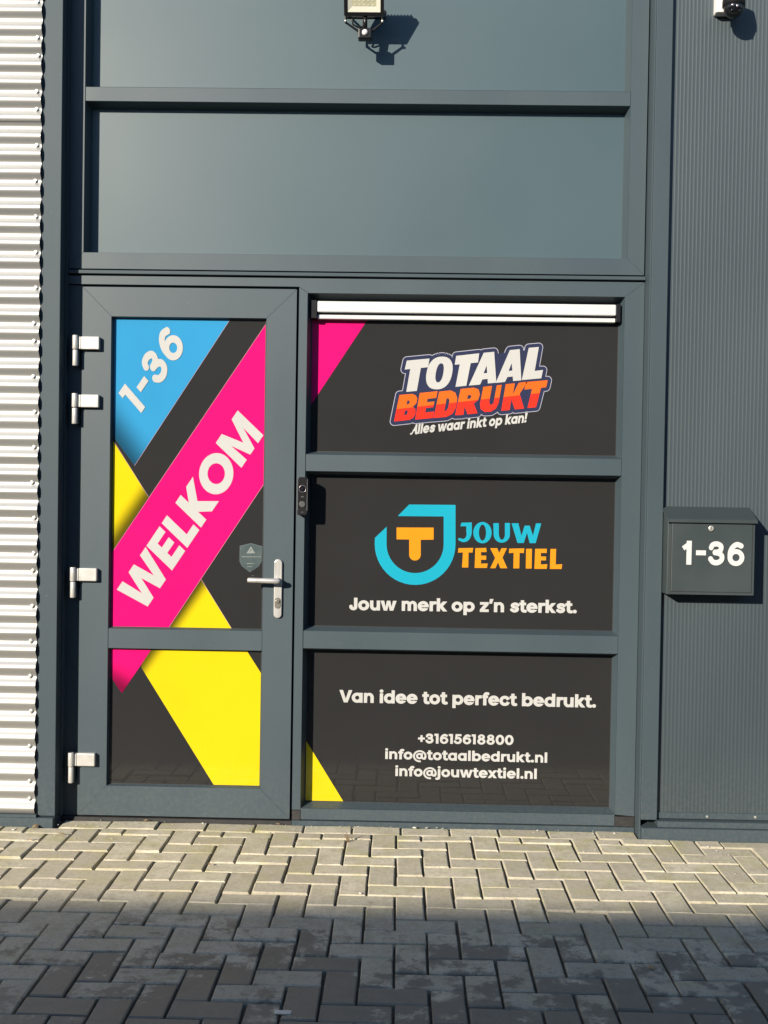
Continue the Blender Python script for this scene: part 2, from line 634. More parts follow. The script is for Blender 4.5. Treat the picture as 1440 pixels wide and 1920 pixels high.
    g['8'] = ([(1, EL(.31, .525, .225, .185)), (1, EL(.31, .21, .268, .222)), (-1, EL(.31, .535, .085, .068)), (-1, EL(.31, .205, .118, .092))], .62)
    g['-'] = ([(1, RC(.05, .29, .37, .42))], .42)
    g['J'] = ([(1, RC(.27, .2, .42, .7))] + ST([(.345, .26), (.33, .12), (.23, .066), (.11, .115), (.085, .22)], .146), .475)
    g['V'] = ([(1, [(.01, .7), (.255, 0), (.435, 0), (.68, .7), (.52, .7), (.345, .16), (.17, .7)])], .675)
    g['W'] = ([(1, [(.015, .7), (.195, 0), (.375, 0), (.505, .46), (.635, 0), (.815, 0), (.995, .7), (.835, .7), (.72, .21), (.585, .7), (.425, .7), (.29, .21), (.175, .7)])], 1.01)
    g['E'] = ([(1, [(.06, 0), (.49, 0), (.49, .13), (.21, .13), (.21, .29), (.46, .29), (.46, .41), (.21, .41), (.21, .57), (.49, .57), (.49, .7), (.06, .7)])], .545)
    g['L'] = ([(1, [(.06, 0), (.45, 0), (.45, .13), (.21, .13), (.21, .7), (.06, .7)])], .49)
    g['K'] = ([(1, RC(.06, 0, .21, .7)), (1, [(.21, .43), (.21, .27), (.44, 0), (.635, 0), (.35, .355), (.625, .7), (.435, .7)])], .64)
    g['O'] = (ring(.40, .35, .37, .36, .215, .215), .80)
    g['M'] = ([(1, [(.06, 0), (.21, 0), (.21, .44), (.37, .0), (.49, 0), (.65, .44), (.65, 0), (.80, 0), (.80, .7), (.62, .7), (.43, .2), (.24, .7), (.06, .7)])], .86)
    g['!'] = ([(1, [(.06, .26), (.19, .26), (.215, .74), (.04, .74)]), (1, EL(.125, .085, .085, .085, 20))], .26)
    g['A'] = (ST([(-.05, .06), (.02, .02), (.12, .12), (.30, .45), (.42, .72)], [.07, .09]) + ST([(.42, .72), (.43, .35), (.47, .07), (.56, .05)], .14) + ST([(.14, .28), (.45, .29)], .08), .58)
    g['1d'] = ([(1, RC(.21, 0, .365, .7)), (1, [(.30, .7), (.365, .7), (.365, .56), (.13, .43), (.055, .53)])], .43)
    return g


GL = glyphs()


def offset_poly(poly, r):
    """move every edge of a simple polygon outwards by r (inwards when negative)"""
    n = len(poly)
    if sum(p[0] * q[1] - q[0] * p[1] for p, q in zip(poly, list(poly[1:]) + [poly[0]])) < 0:
        poly = list(poly)[::-1]
    out = []
    for i in range(n):
        a, b, c = poly[i - 1], poly[i], poly[(i + 1) % n]
        d1, d2 = (b[0] - a[0], b[1] - a[1]), (c[0] - b[0], c[1] - b[1])
        l1, l2 = math.hypot(*d1) or 1, math.hypot(*d2) or 1
        n1, n2 = (d1[1] / l1, -d1[0] / l1), (d2[1] / l2, -d2[0] / l2)
        k = max(.35, 1 + n1[0] * n2[0] + n1[1] * n2[1])
        out.append((b[0] + (n1[0] + n2[0]) * r / k, b[1] + (n1[1] + n2[1]) * r / k))
    return out


bold_cache = {}


def glyph_tris(key, r):
    if (key, r) not in bold_cache:
        bold_cache[(key, r)] = cdt([(g, offset_poly(p, r * g)) for g, p in GL[key][0]])
    return bold_cache[(key, r)]


def text_tris(s, track=0.0, skew=0.0, narrow=1.0, bold=0.0):
    """laid out text in em units -> (triangles, x extent min, max)"""
    out, x = [], 0.0
    for ch in s:
        if ch == ' ':
            x += .26
            continue
        key = {'¹': '1d'}.get(ch, ch)
        adv = GL[key][1]
        tr = glyph_tris(key, bold)
        out += [[((px + x) * narrow + skew * py, py) for px, py in t] for t in tr]
        x += adv + track
    xs = [p[0] for t in out for p in t]
    return out, min(xs), max(xs)


def text_on(name, s, y, mat, parent, p0, p1, height, em=0.70, track=0.0, skew=0.0, bold=0.020, up=None):
    """lettering whose ink runs from p0 to p1 (X,Z on the baseline), cap height in metres"""
    tr, a, b = text_tris(s, track, skew, 1.0, bold)
    height, em = height, em + 2 * bold
    U = Vector((p1[0] - p0[0], p1[1] - p0[1]))
    un = U.normalized()
    V = (Vector(up) if up else Vector((-un.y, un.x)) * height) / em
    U = U / (b - a)
    P = Vector(p0)
    return flat(name, [[tuple(P + U * (px - a) + V * (py + bold)) for px, py in t] for t in tr], y, mat, parent)


def aff(c):
    (x0, xu, xv), (z0, zu, zv) = c
    return lambda u, v: (x0 + xu * u + xv * v, z0 + zu * u + zv * v)


# print coordinates -> metres on each pane (flat artwork on flat glass)
T_TOP = aff(((-1.5526932, 0.0022841, 3.85e-05), (3.5050433, 3.18e-05, -0.0022823)))
T_MID = aff(((-1.5582891, 0.0022904, 3.87e-05), (3.5107787, 3.8e-05, -0.0022949)))
T_LOW = aff(((-1.5641954, 0.002297, 3.89e-05), (3.5211209, 4.46e-05, -0.0023082)))
T_DOOR = aff(((-1.5419975, 0.0022864, 2.81e-05), (3.4966002, 3.5e-05, -0.002278)))
T_DLOW = aff(((-1.5454059, 0.0022959, 2.82e-05), (3.5149323, 4.41e-05, -0.0022966)))


def clip_rect(poly, x0, x1, z0, z1):
    def cut(ps, ax, lim, keep_less):
        out = []
        for i, p in enumerate(ps):
            q = ps[(i + 1) % len(ps)]
            ip = (p[ax] <= lim) == keep_less or p[ax] == lim
            iq = (q[ax] <= lim) == keep_less or q[ax] == lim
            if ip:
                out.append(p)
            if ip != iq:
                t = (lim - p[ax]) / (q[ax] - p[ax])
                out.append((p[0] + (q[0] - p[0]) * t, p[1] + (q[1] - p[1]) * t))
        return out
    for ax, lim, k in ((0, x0, False), (0, x1, True), (1, z0, False), (1, z1, True)):
        if poly:
            poly = cut(poly, ax, lim, k)
    return poly


def shape(name, poly, y, mat, parent, rect=None):
    if rect:
        poly = clip_rect(poly, *rect)
    return flat(name, cdt([(1, poly)]), y, mat, parent)


# ================================================================== SETTING: ground
ground = None
bm = bmesh.new()
bm_v = [bm.verts.new(p) for p in ((-400, -400, -.016), (400, -400, -.016), (400, 400, -.016), (-400, 400, -.016))]
bm.faces.new(bm_v)
ground = from_bm('ground', bm, 'sand_joint')
tag(ground, kind='structure')

pave = bpy.data.objects.new('pavement', None)
COL.objects.link(pave)
tag(pave, kind='structure')

PITCH, JOINT = 0.1025, 0.0062


def brick_mesh(w, d, h=.05, c=.0034, jit=None):
    """paving brick centred on its own axis: bevelled top edge, straight sides"""
    v, f = [], []
    for z, i in ((-h, 0.0), (-c, 0.0), (0.0, c)):
        ring_ = [(-w / 2 + i, -d / 2 + i, z), (w / 2 - i, -d / 2 + i, z), (w / 2 - i, d / 2 - i, z), (-w / 2 + i, d / 2 - i, z)]
        if jit and z > -h:
            ring_ = [(a - math.copysign(abs(jit.gauss(0, .0014)), a), b - math.copysign(abs(jit.gauss(0, .0014)), b), q + jit.uniform(-.0006, .0006)) for a, b, q in ring_]
        v += ring_
    for r in (0, 4):
        for k in range(4):
            f.append((r + k, r + (k + 1) % 4, r + 4 + (k + 1) % 4, r + 4 + k))
    f.append((8, 9, 10, 11))
    return v, f


brick_cache = {}


def brick_data(w, d):
    k = (round(w, 3), round(d, 3), rnd.randrange(7))
    if k not in brick_cache:
        v, f = brick_mesh(k[0], k[1], jit=rnd)
        me = bpy.data.meshes.new('paving_brick')
        me.from_pydata(v, [], f)
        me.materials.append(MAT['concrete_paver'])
        brick_cache[k] = me
    return brick_cache[k]


def blocks():
    """(x0, x1, y0, y1) of every brick: herringbone, cut along the facade, plus a soldier row under the frame"""
    out = []
    edge_mid, edge_side = -0.122, -0.116
    y_org = -0.40
    for j in range(-4, 100):
        for i in range(-90, 90):
            m = (i + j) % 4
            if m == 0:
                r = (i, i + 2, j, j + 1)
            elif m == 2:
                r = (i, i + 1, j, j + 2) if (i + j) % 4 == 2 else None
            else:
                continue
            x0, x1 = r[0] * PITCH, r[1] * PITCH
            y1, y0 = y_org - r[2] * PITCH, y_org - r[3] * PITCH
            lim = edge_mid if -1.232 < (x0 + x1) / 2 < 1.215 else edge_side
            y1 = min(y1, lim)
            if y1 - y0 > .022:
                out.append((x0, x1, y0, y1))
    for k in range(-1, 12):
        x0 = -1.215 + .205 * k + .003
        x0, x1 = max(x0, -1.228), min(x0 + .205, 1.212)
        if x1 - x0 > .03:
            out.append((x0, x1, edge_mid, -0.018))
    return out


rnd = random.Random(3)
near, far = [], []
for b in blocks():
    cx, cy = (b[0] + b[1]) / 2, (b[2] + b[3]) / 2
    D = cy + 4.637
    if cy > -1.82 and abs(cx - .17) < .351 * D + .07:
        near.append(b)
    elif abs(cx) < 7 and cy > -10.5:
        far.append(b)
near.sort(key=lambda b: -b[3])
extra = near[300:]
near = near[:300]
for x0, x1, y0, y1 in near:
    w, d = x1 - x0 - JOINT, y1 - y0 - JOINT
    o = bpy.data.objects.new('paving_brick', brick_data(w, d))
    COL.objects.link(o)
    o.parent = pave
    o.location = ((x0 + x1) / 2 + rnd.uniform(-.001, .001), (y0 + y1) / 2 + rnd.uniform(-.001, .001), rnd.gauss(-.0008, .0014))
    o.rotation_euler = (rnd.gauss(0, .010), rnd.gauss(0, .010), rnd.gauss(0, .007))
vv, ff = [], []
for x0, x1, y0, y1 in far + extra:
    v, f = brick_mesh(x1 - x0 - JOINT, y1 - y0 - JOINT)
    k = len(vv)
    dz = rnd.uniform(-.002, .0012)
    vv += [(a + (x0 + x1) / 2, b + (y0 + y1) / 2, c + dz) for a, b, c in v]
    ff += [tuple(i + k for i in q) for q in f]
me = bpy.data.meshes.new('paving_bricks_beyond')
me.from_pydata(vv, [], ff)
o = link('paving_bricks_beyond', me, 'concrete_paver', pave)
tag(o, kind='stuff')

# ================================================================== upper fixed panels
YP = 0.065          # depth of panes and panels behind the frame face
FB = 0.095          # back of the frame


def bead_ring(parent, x0, x1, z0, z1, ya, yb, inset, mat='frame_grey'):
    """four splayed glazing beads round an opening, mitred"""
    O = [(x0, z0), (x1, z0), (x1, z1), (x0, z1)]
    I = [(x0 + inset, z0 + inset), (x1 - inset, z0 + inset), (x1 - inset, z1 - inset), (x0 + inset, z1 - inset)]
    for k in range(4):
        n = (k + 1) % 4
        vs = [(O[k][0], ya, O[k][1]), (O[n][0], ya, O[n][1]), (I[n][0], yb, I[n][1]), (I[k][0], yb, I[k][1]),
              (O[k][0], yb, O[k][1]), (O[n][0], yb, O[n][1])]
        me = bpy.data.meshes.new('glazing_bead')
        me.from_pydata(vs, [], [(0, 1, 2, 3), (0, 4, 5, 1), (4, 3, 2, 5), (0, 3, 4), (1, 5, 2)])
        link('glazing_bead', me, mat, parent)


def gasket(parent, x0, x1, z0, z1, y, w=.0035):
    bm = bmesh.new()
    for a in ((x0, x1, z0, z0 + w), (x0, x1, z1 - w, z1), (x0, x0 + w, z0 + w, z1 - w), (x1 - w, x1, z0 + w, z1 - w)):
        bm_box(bm, a[0], a[1], y - .0022, y + .001, a[2], a[3])
    from_bm('gasket', bm, 'gasket_black', parent)


def mitred_frame(parent, ox0, ox1, oz0, oz1, ix0, ix1, iz0, iz1, y0, y1, mat='frame_grey', names=('sill', 'jamb', 'head', 'jamb'), skip=()):
    O = [(ox0, oz0), (ox1, oz0), (ox1, oz1), (ox0, oz1)]
    I = [(ix0, iz0), (ix1, iz0), (ix1, iz1), (ix0, iz1)]
    for k in range(4):
        if k in skip:
            continue
        n = (k + 1) % 4
        prism(names[k], [O[k], O[n], I[n], I[k]], y0, y1, mat, parent, bev=0.0009)


up = empty('panel_frame', (0.02, 0, 2.345), 'dark grey frame with smooth grey panels above the door and window', 'wall panel')
UX0, UX1 = -1.163, 1.139
UZ = [(2.419, 3.058), (3.118, 3.86), (3.92, 4.55)]
mitred_frame(up, -1.245, 1.209, 2.350, 4.63, UX0, UX1, 2.419, 4.55, 0.0, FB, names=('bottom_rail', 'jamb', 'top_rail', 'jamb'))
for z0, z1 in ((3.058, 3.118), (3.86, 3.92)):
    box('transom', UX0 + .0005, UX1 - .0005, 0.0025, FB, z0, z1, 'frame_grey', up)
for z0, z1 in UZ:
    bead_ring(up, UX0 + .0006, UX1 - .0006, z0 + .0006, z1 - .0006, .004, YP - .001, .013)
    box('panel', UX0 - .01, UX1 + .01, YP, YP + .02, z0 - .01, z1 + .01, 'panel_grey', up, bev=0)

strip = box('drip_strip', -1.225, 1.2135, -0.013, .05, 2.3275, 2.3425, 'trim_grey', None)
tag(strip, 'thin grey drip strip between the upper panels and door frame', 'trim')

# ================================================================== lower frame with window panes
fr = empty('window_frame', (0.46, 0, 0), 'dark grey frame with three printed windows right of the door', 'window')
WX0, WX1 = -0.207, 1.131
WZ = [(0.066, 0.750), (0.826, 1.505), (1.577, 2.258)]
# head over door and window, jambs, mullion
prism('head', [(-1.245, 2.321), (1.213, 2.321), (1.131, 2.258), (-.207, 2.258), (-.2442, 2.284), (-1.245, 2.284)], 0.0, FB, 'frame_grey', fr, bev=.0009)
prism('jamb', [(1.131, 0.066), (1.213, 0.060), (1.213, 2.3207), (1.131, 2.2577)], 0.0, FB, 'frame_grey', fr, bev=.0009)
prism('mullion', [(-.244, .0585), (-.207, .0585), (-.207, 2.2577), (-.244, 2.2835)], 0.0, FB, 'frame_grey', fr, bev=.0012)
box('jamb', -1.245, -1.1665, 0.012, FB, .012, 2.2835, 'frame_grey', fr)
for z0, z1 in ((0.750, 0.826), (1.505, 1.577)):
    box('rail', WX0 + .0005, WX1 - .0005, .0025, FB, z0, z1, 'frame_grey', fr)
prism('sill', [(-.2065, .018), (1.1305, .018), (1.1305, .066), (-.2065, .066)], -0.002, FB, 'frame_grey', fr, bev=.002)
box('sill_foot', 1.1312, 1.2125, -.004, FB, .016, .0592, 'gasket_black', fr)
box('sill_foot', -.2435, -.2075, -.004, FB, .016, .0577, 'gasket_black', fr)
box('base_strip', -.2435, 1.213, -.008, FB, -.014, .0145, 'trim_grey', fr, bev=.002)
box('back_panel', -1.245, -.2445, .06, FB, .02, 2.283, 'void_dark', fr, bev=0)
for z0, z1 in WZ:
    bead_ring(fr, WX0 + .0006, WX1 - .0006, z0 + .0006, z1 - .0006, .004, YP - .001, .013)
    gasket(fr, WX0 + .012, WX1 - .012, z0 + .012, z1 - .012, YP)

# inks
DARK = (0.0155, 0.0155, 0.0158)
film('film_black', DARK)
film('film_white', (0.345, 0.345, 0.335))
film('film_cyan', (0.022, 0.185, 0.36), fades=((T_DOOR(216, 829), (0.62, 0.45), .11, .22),))
film('film_magenta', (0.50, 0.0025, 0.105))
film('film_magenta_low', (0.50, 0.0025, 0.105), fades=((T_DLOW(222, 1288), (0.45, 0.80), .10, .25),))
film('film_yellow', (0.45, 0.36, 0.004), fades=((T_DOOR(279, 930), (-.829, .559), .075, .15),))
film('film_yellow_mid', (0.45, 0.36, 0.004), fades=((T_DOOR(378, 1086), (.829, -.559), .06, .12),))
film('film_yellow_low', (0.45, 0.36, 0.004), fades=((T_DLOW(283, 1219), (.829, -.559), .06, .15),))
film('film_yellow_plain', (0.45, 0.36, 0.004))
film('film_edge', (0.24, 0.15, 0.17))
film('film_turquoise', (0.008, 0.235, 0.33))
film('film_orange', (0.50, 0.185, 0.008))
film('film_logo_orange', (0.50, 0.088, 0.010))
film('film_logo_red', (0.50, 0.022, 0.012))
film('film_navy', (0.018, 0.022, 0.050))
film('film_outline', (0.27, 0.27, 0.33))


def pane(name, x0, x1, z0, z1, y, parent, label=None):
    o = box(name, x0 - .012, x1 + .012, y, y + .02, z0 - .012, z1 + .012, 'film_black', parent, bev=0)
    return tag(o, label)


panes = [pane('window_pane', WX0, WX1, z0, z1, YP, fr, lab) for (z0, z1), lab in
         zip(WZ, ('pane with contact details in white', 'pane with turquoise and orange logo', 'pane with white and red slanted logo'))]
LY = lambda k: YP - .0006 * k

# bottom pane
text_on('lettering', 'Van idee tot perfect bedrukt.', LY(1), 'film_white', panes[0], T_LOW(636, 1316.5), T_LOW(1117, 1327), 23.3 * .0023)
text_on('lettering', '+31615618800', LY(1), 'film_white', panes[0], T_LOW(784, 1393.5), T_LOW(963, 1396.8), 18.6 * .0023, bold=.012, track=.02)
text_on('lettering', 'info@totaalbedrukt.nl', LY(1), 'film_white', panes[0], T_LOW(722, 1423), T_LOW(1026, 1430), 18.4 * .0023, bold=.015, track=.008)
text_on('lettering', 'info@jouwtextiel.nl', LY(1), 'film_white', panes[0], T_LOW(741, 1455), T_LOW(1006.5, 1460.5), 18.4 * .0023, bold=.015, track=.008)
shape('yellow_corner', [T_LOW(*p) for p in ((566, 1376.5), (646.5, 1508), (646.5, 1530), (540, 1530), (540, 1376))], LY(1), 'film_yellow_plain', panes[0],
      (WX0 - .01, WX1, 0.06, .75))

# middle pane
text_on('lettering', 'Jouw merk op z’n sterkst.', LY(1), 'film_white', panes[1], T_MID(654.5, 1144), T_MID(1081.5, 1149.8), 23.3 * .0023)
LG = lambda u, v: T_MID(680 + u / 3.6, 930 + v / 3.6)


def arc(cx, cy, rx, ry, a0, a1, n=24):
    return [(cx + rx * math.cos(R(a0 + (a1 - a0) * k / n)), cy + ry * math.sin(R(a0 + (a1 - a0) * k / n))) for k in range(n + 1)]


jl = [(315, 57), (628, 60)] + arc(355, 325, 273, 275, 0, 180) + [(83, 282), (163, 207)] + arc(355, 325, 193, 195, 180, 0) + [(548, 138), (238, 135)]
shape('emblem', [LG(*p) for p in jl], LY(1), 'film_turquoise', panes[1])
tl = [(230, 212), (480, 213), (480, 294), (393, 295)] + arc(354, 396, 39, 39, 0, 180, 14) + [(315, 293), (230, 292)]
shape('emblem', [LG(*p) for p in tl], LY(1), 'film_orange', panes[1])
jw = []
jw += [(1, [(668, 180), (738, 178), (738, 250), (701, 250), (701, 204), (660, 204)])] + ST([(719.5, 235), (718, 265), (704, 291), (680, 300), (650, 290)], [37, 16])
jw += [(1, EL(810, 247, 62, 72)), (-1, EL(810, 247, 24, 54))]
jw += [(1, [(883, 182), (921, 182), (921, 262), (885, 262)]), (1, EL(940, 258, 55, 57)), (-1, EL(941, 252, 21, 43)), (-1, RC(920, 150, 962, 255)), (-1, RC(880, 150, 1000, 183)), (1, RC(885, 183, 920, 262)), (1, RC(961, 182, 995, 260))]
jw += [(1, [(1006, 184), (1052, 184), (1072, 268), (1094, 200), (1128, 200), (1150, 268), (1170, 185), (1206, 185), (1168, 318), (1128, 318), (1110, 248), (1088, 317), (1046, 317)])]
flat('lettering', [[LG(*p) for p in t] for t in cdt(jw)], LY(1), 'film_turquoise', panes[1])
tx = [[(648, 352), (748, 350), (742, 382), (716, 380), (714, 482), (672, 482), (678, 380), (645, 382)],
      [(762, 352), (835, 350), (838, 378), (800, 378), (800, 402), (835, 402), (835, 430), (800, 430), (800, 456), (845, 455), (840, 485), (757, 485)],
      [(862, 352), (910, 352), (922, 385), (938, 352), (975, 352), (945, 415), (977, 487), (930, 487), (915, 447), (897, 487), (862, 487), (895, 418)],
      [(990, 355), (1092, 353), (1088, 385), (1060, 383), (1058, 488), (1018, 488), (1020, 383), (988, 385)],
      [(1104, 356), (1143, 356), (1141, 489), (1102, 489)],
      [(1165, 356), (1243, 356), (1243, 384), (1203, 384), (1203, 408), (1238, 408), (1238, 434), (1203, 434), (1203, 462), (1247, 460), (1243, 491), (1160, 491)],
      [(1268, 357), (1306, 357), (1303, 462), (1347, 460), (1343, 492), (1264, 492)]]
flat('lettering', [[LG(*p) for p in t] for q in tx for t in cdt([(1, q)])], LY(1), 'film_orange', panes[1])

# top pane: slanted logo
LT = lambda u, v: T_TOP(720 + u / 4.235, 620 + v / 4.235)
tot = [[(1, [(182, 238), (363, 221), (352, 290), (294, 296), (262, 478), (178, 486), (210, 304), (166, 309)])],
       [(1, EL(441, 336, 102, 130, 40, -.17, 2.35)), (-1, EL(443, 335, 30, 76, 30, -.17, 2.3))],
       [(1, [(575, 200), (757, 180), (748, 252), (690, 258), (655, 437), (569, 446), (603, 267), (563, 271)])],
       [(1, [(793, 176), (876, 168), (893, 413), (826, 419), (824, 383), (783, 387), (764, 428), (675, 436)]), (-1, [(816, 278), (821, 336), (792, 339)])],
       [(1, [(1000, 155), (1078, 147), (1091, 394), (1026, 400), (1023, 364), (981, 368), (962, 407), (888, 415)]), (-1, [(1015, 258), (1020, 317), (990, 320)])],
       [(1, [(1150, 137), (1230, 130), (1197, 320), (1263, 312), (1249, 378), (1095, 392)])]]
bed = [[(1, [(124, 510), (225, 502), (254, 514), (266, 540), (258, 578), (230, 603), (250, 622), (252, 655), (236, 690), (205, 708), (80, 722)]),
        (-1, [(186, 555), (202, 554), (206, 566), (198, 583), (180, 586)]), (-1, [(168, 634), (188, 633), (190, 648), (180, 668), (160, 671)])],
       [(1, [(285, 495), (427, 480), (416, 534), (347, 541), (342, 568), (402, 562), (393, 608), (335, 614), (328, 650), (400, 642), (391, 693), (248, 707)])],
       [(1, [(440, 484), (530, 474), (568, 492), (583, 535), (574, 610), (545, 660), (495, 685), (395, 694)]), (-1, [(498, 538), (515, 537), (521, 556), (512, 610), (496, 636), (480, 640)])],
       [(1, [(610, 463), (715, 452), (752, 466), (763, 505), (748, 552), (714, 578), (744, 655), (664, 664), (642, 600), (632, 668), (566, 672)]), (-1, [(668, 512), (688, 510), (696, 522), (686, 540), (662, 543)])],
       [(1, [(790, 446), (859, 438), (837, 562), (842, 586), (860, 588), (872, 570), (897, 434), (936, 430), (912, 570), (890, 618), (850, 643), (800, 646), (768, 622), (764, 580)])],
       [(1, [(968, 425), (1040, 418), (1024, 508), (1070, 414), (1142, 405), (1078, 500), (1113, 618), (1040, 625), (1012, 545), (998, 630), (932, 636)])],
       [(1, [(1128, 408), (1300, 393), (1288, 449), (1247, 454), (1208, 608), (1140, 614), (1176, 462), (1116, 468)])]]


def dilate(shapes, r):
    ops = [(1, [(200, 262), (1180, 150), (1232, 150), (1236, 400), (1270, 420), (1150, 600), (110, 700), (140, 520)])]
    for sh in shapes:
        poly = sh[0][1]
        ops.append((1, poly))
        for i, p in enumerate(poly):
            q = poly[(i + 1) % len(poly)]
            dx, dy = q[0] - p[0], q[1] - p[1]
            l = math.hypot(dx, dy) or 1
            nx, ny = -dy / l * r, dx / l * r
            ops.append((1, [(p[0] + nx, p[1] + ny), (q[0] + nx, q[1] + ny), (q[0] - nx, q[1] - ny), (p[0] - nx, p[1] - ny)]))
            if len(poly) < 20 or i % 3 == 0:
                ops.append((1, EL(p[0], p[1], r, r, 14)))
    return cdt(ops)


allw = tot + bed
flat('logo_outline', [[LT(*p) for p in t] for t in dilate(allw, 34)], LY(1), 'film_outline', panes[2])
flat('logo_backing', [[LT(*p) for p in t] for t in dilate(allw, 28.5)], LY(2), 'film_navy', panes[2])
flat('lettering', [[LT(*p) for p in t] for s in tot for t in cdt(s)], LY(3), 'film_white', panes[2])
cutl = [(-50, 640), (1500, 465)]
flat('lettering', [[LT(*p) for p in t] for s in bed for t in cdt(s + [(-1, [cutl[0], cutl[1], (1500, 1000), (-50, 1000)])])], LY(3), 'film_logo_orange', panes[2])
flat('lettering', [[LT(*p) for p in t] for s in bed for t in cdt(s + [(-1, [cutl[0], cutl[1], (1500, 0), (-50, 0)])])], LY(3), 'film_logo_red', panes[2])
text_on('lettering', 'Alles waar inkt op kan!', LY(4), 'film_white', panes[2], LT(208, 826), LT(1150, 727), 78 / 4.235 * .00228, em=.74, skew=.30, track=.0, bold=.020)
shape('magenta_corner', [T_TOP(*p) for p in ((689, 600), (520, 853), (520, 560), (715, 560))], LY(1), 'film_magenta', panes[2], (WX0 - .01, WX1, 1.57, 2.172))

# ventilation grille at the top of the upper window
gr = empty('ventilation_grille', (0.465, .04, 2.165), 'white ventilation grille bar along the top of the window', 'grille')
box('grille_body', -.168, 1.099, .018, YP - .001, 2.182, 2.229, 'grille_white', gr, bev=.005, seg=2)
box('grille_lip', -.168, 1.098, .030, YP - .001, 2.1555, 2.1725, 'grille_white', gr, bev=.002)
box('grille_slot', -.166, 1.096, .040, YP - .0013, 2.1727, 2.1818, 'gasket_black', gr, bev=0)
for x0, x1 in ((-.193, -.1685), (1.0995, 1.117)):
    box('end_cap', x0, x1, .014, YP - .001, 2.155, 2.232, 'black_plastic', gr, bev=.002)

# ================================================================== entrance door
door = empty('entrance_door', (-1.163, 0, .02), 'dark grey glazed door with magenta, cyan and yellow print', 'door')
DX0, DX1, DZ0, DZ1 = -1.1635, -.2525, .020, 2.273
GX0, GX1 = -1.039, -.380
YD0, YD1, YG = -.006, .055, .018
mitred_frame(door, DX0, DX1, DZ0, DZ1, GX0, GX1, .148, 2.148, YD0, YD1, names=('bottom_rail', 'stile', 'top_rail', 'stile'))
box('middle_rail', GX0 + .0005, GX1 - .0005, YD0 + .0015, YD1, .737, .822, 'frame_grey', door)
for z0, z1 in ((.148, .737), (.822, 2.148)):
    bead_ring(door, GX0 + .0006, GX1 - .0006, z0 + .0006, z1 - .0006, YD0 + .003, YG - .001, .004)
    gasket(door, GX0 + .003, GX1 - .003, z0 + .003, z1 - .003, YG)
dp_low = pane('door_pane', GX0, GX1, .148, .737, YG, door, 'lower door pane with large yellow print')
dp_up = pane('door_pane', GX0, GX1, .822, 2.148, YG, door, 'upper door pane with magenta welcome band')
DY = lambda k: YG - .0005 * k
ru = (GX0 - .005, GX1 + .005, .818, 2.155)
rl = (GX0 - .005, GX1 + .005, .143, .742)
D = lambda pts: [T_DOOR(*p) for p in pts]
DL = lambda pts: [T_DLOW(*p) for p in pts]
shape('cyan_print', D([(190, 570), (452, 570), (253, 873), (190, 788)]), DY(1), 'film_cyan', dp_up, ru)
shape('yellow_print', D([(190, 791), (279, 931), (190, 1064)]), DY(2), 'film_yellow', dp_up, ru)
shape('yellow_print', D([(378, 1086), (470, 1234), (280, 1234)]), DY(1), 'film_yellow_mid', dp_up, ru)
shape('magenta_print', D([(530, 561.5), (530, 855), (280, 1234), (190, 1234), (190, 1065)]), DY(3), 'film_magenta', dp_up, ru)
for a, b in (((430.5, 602), (253, 873)), ((500, 606), (214, 1030)), ((496, 906), (317, 1177)), ((216, 830), (279, 931)), ((378, 1086), (436, 1180))):
    dx, dy = b[0] - a[0], b[1] - a[1]
    l = math.hypot(dx, dy)
    nx, ny = -dy / l * .4, dx / l * .4
    shape('print_edge', D([(a[0] + nx, a[1] + ny), (b[0] + nx, b[1] + ny), (b[0] - nx, b[1] - ny), (a[0] - nx, a[1] - ny)]), DY(4), 'film_edge', dp_up, ru)
text_on('lettering', 'WELKOM', DY(5), 'film_white', dp_up, T_DOOR(267.5, 1152.0), T_DOOR(494.0, 816.0), 66.8 * .00228, up=(-48.7 * .00228, 45.6 * .00228))
text_on('lettering', '1-36', DY(5), 'film_white', dp_up, T_DOOR(261, 781), T_DOOR(350.5, 650.0), 54 * .00228, track=.07, bold=.012, up=(-38.6 * .00228, 43.5 * .00228))
shape('magenta_print', DL([(190, 1200), (296, 1200), (229, 1299.5), (190, 1242)]), DY(2), 'film_magenta_low', dp_low, rl)
shape('yellow_print', DL([(270, 1200), (450, 1200), (520, 1310), (520, 1500), (419, 1500), (265.5, 1251)]), DY(1), 'film_yellow_low', dp_low, rl)

# warning sticker
sh = [(450, 1023), (471, 1018), (492, 1024), (491, 1052), (486, 1061), (469, 1072.5), (454, 1061), (449.5, 1052)]
ctr = (470.5, 1043)
shape('sticker', D(sh), DY(1), 'sticker_edge', dp_up)
shape('sticker', D([(ctr[0] + (x - ctr[0]) * .94, ctr[1] + (y - ctr[1]) * .95) for x, y in sh]), DY(2), 'sticker_teal', dp_up)
flat('warning_triangle', cdt([(1, D([(462.5, 1037), (471, 1024), (479, 1037)])), (-1, D([(470.2, 1029), (471.8, 1029), (471.5, 1034), (470.5, 1034)]))]), DY(3), 'sticker_print', dp_up)
rs = random.Random(5)
words = []
for row, (x0, x1) in ((1044.3, (454, 488)), (1057, (463, 477)), (1062.5, (464, 474))):
    x = x0
    while x < x1:
        w = rs.uniform(1.0, 2.2)
        hgt = rs.uniform(1.2, 1.8)
        words.append((1, D([(x, row), (x + w, row), (x + w, row - hgt), (x, row - hgt)])))
        x += w + .6
flat('small_print', cdt(words), DY(3), 'sticker_print', dp_up)

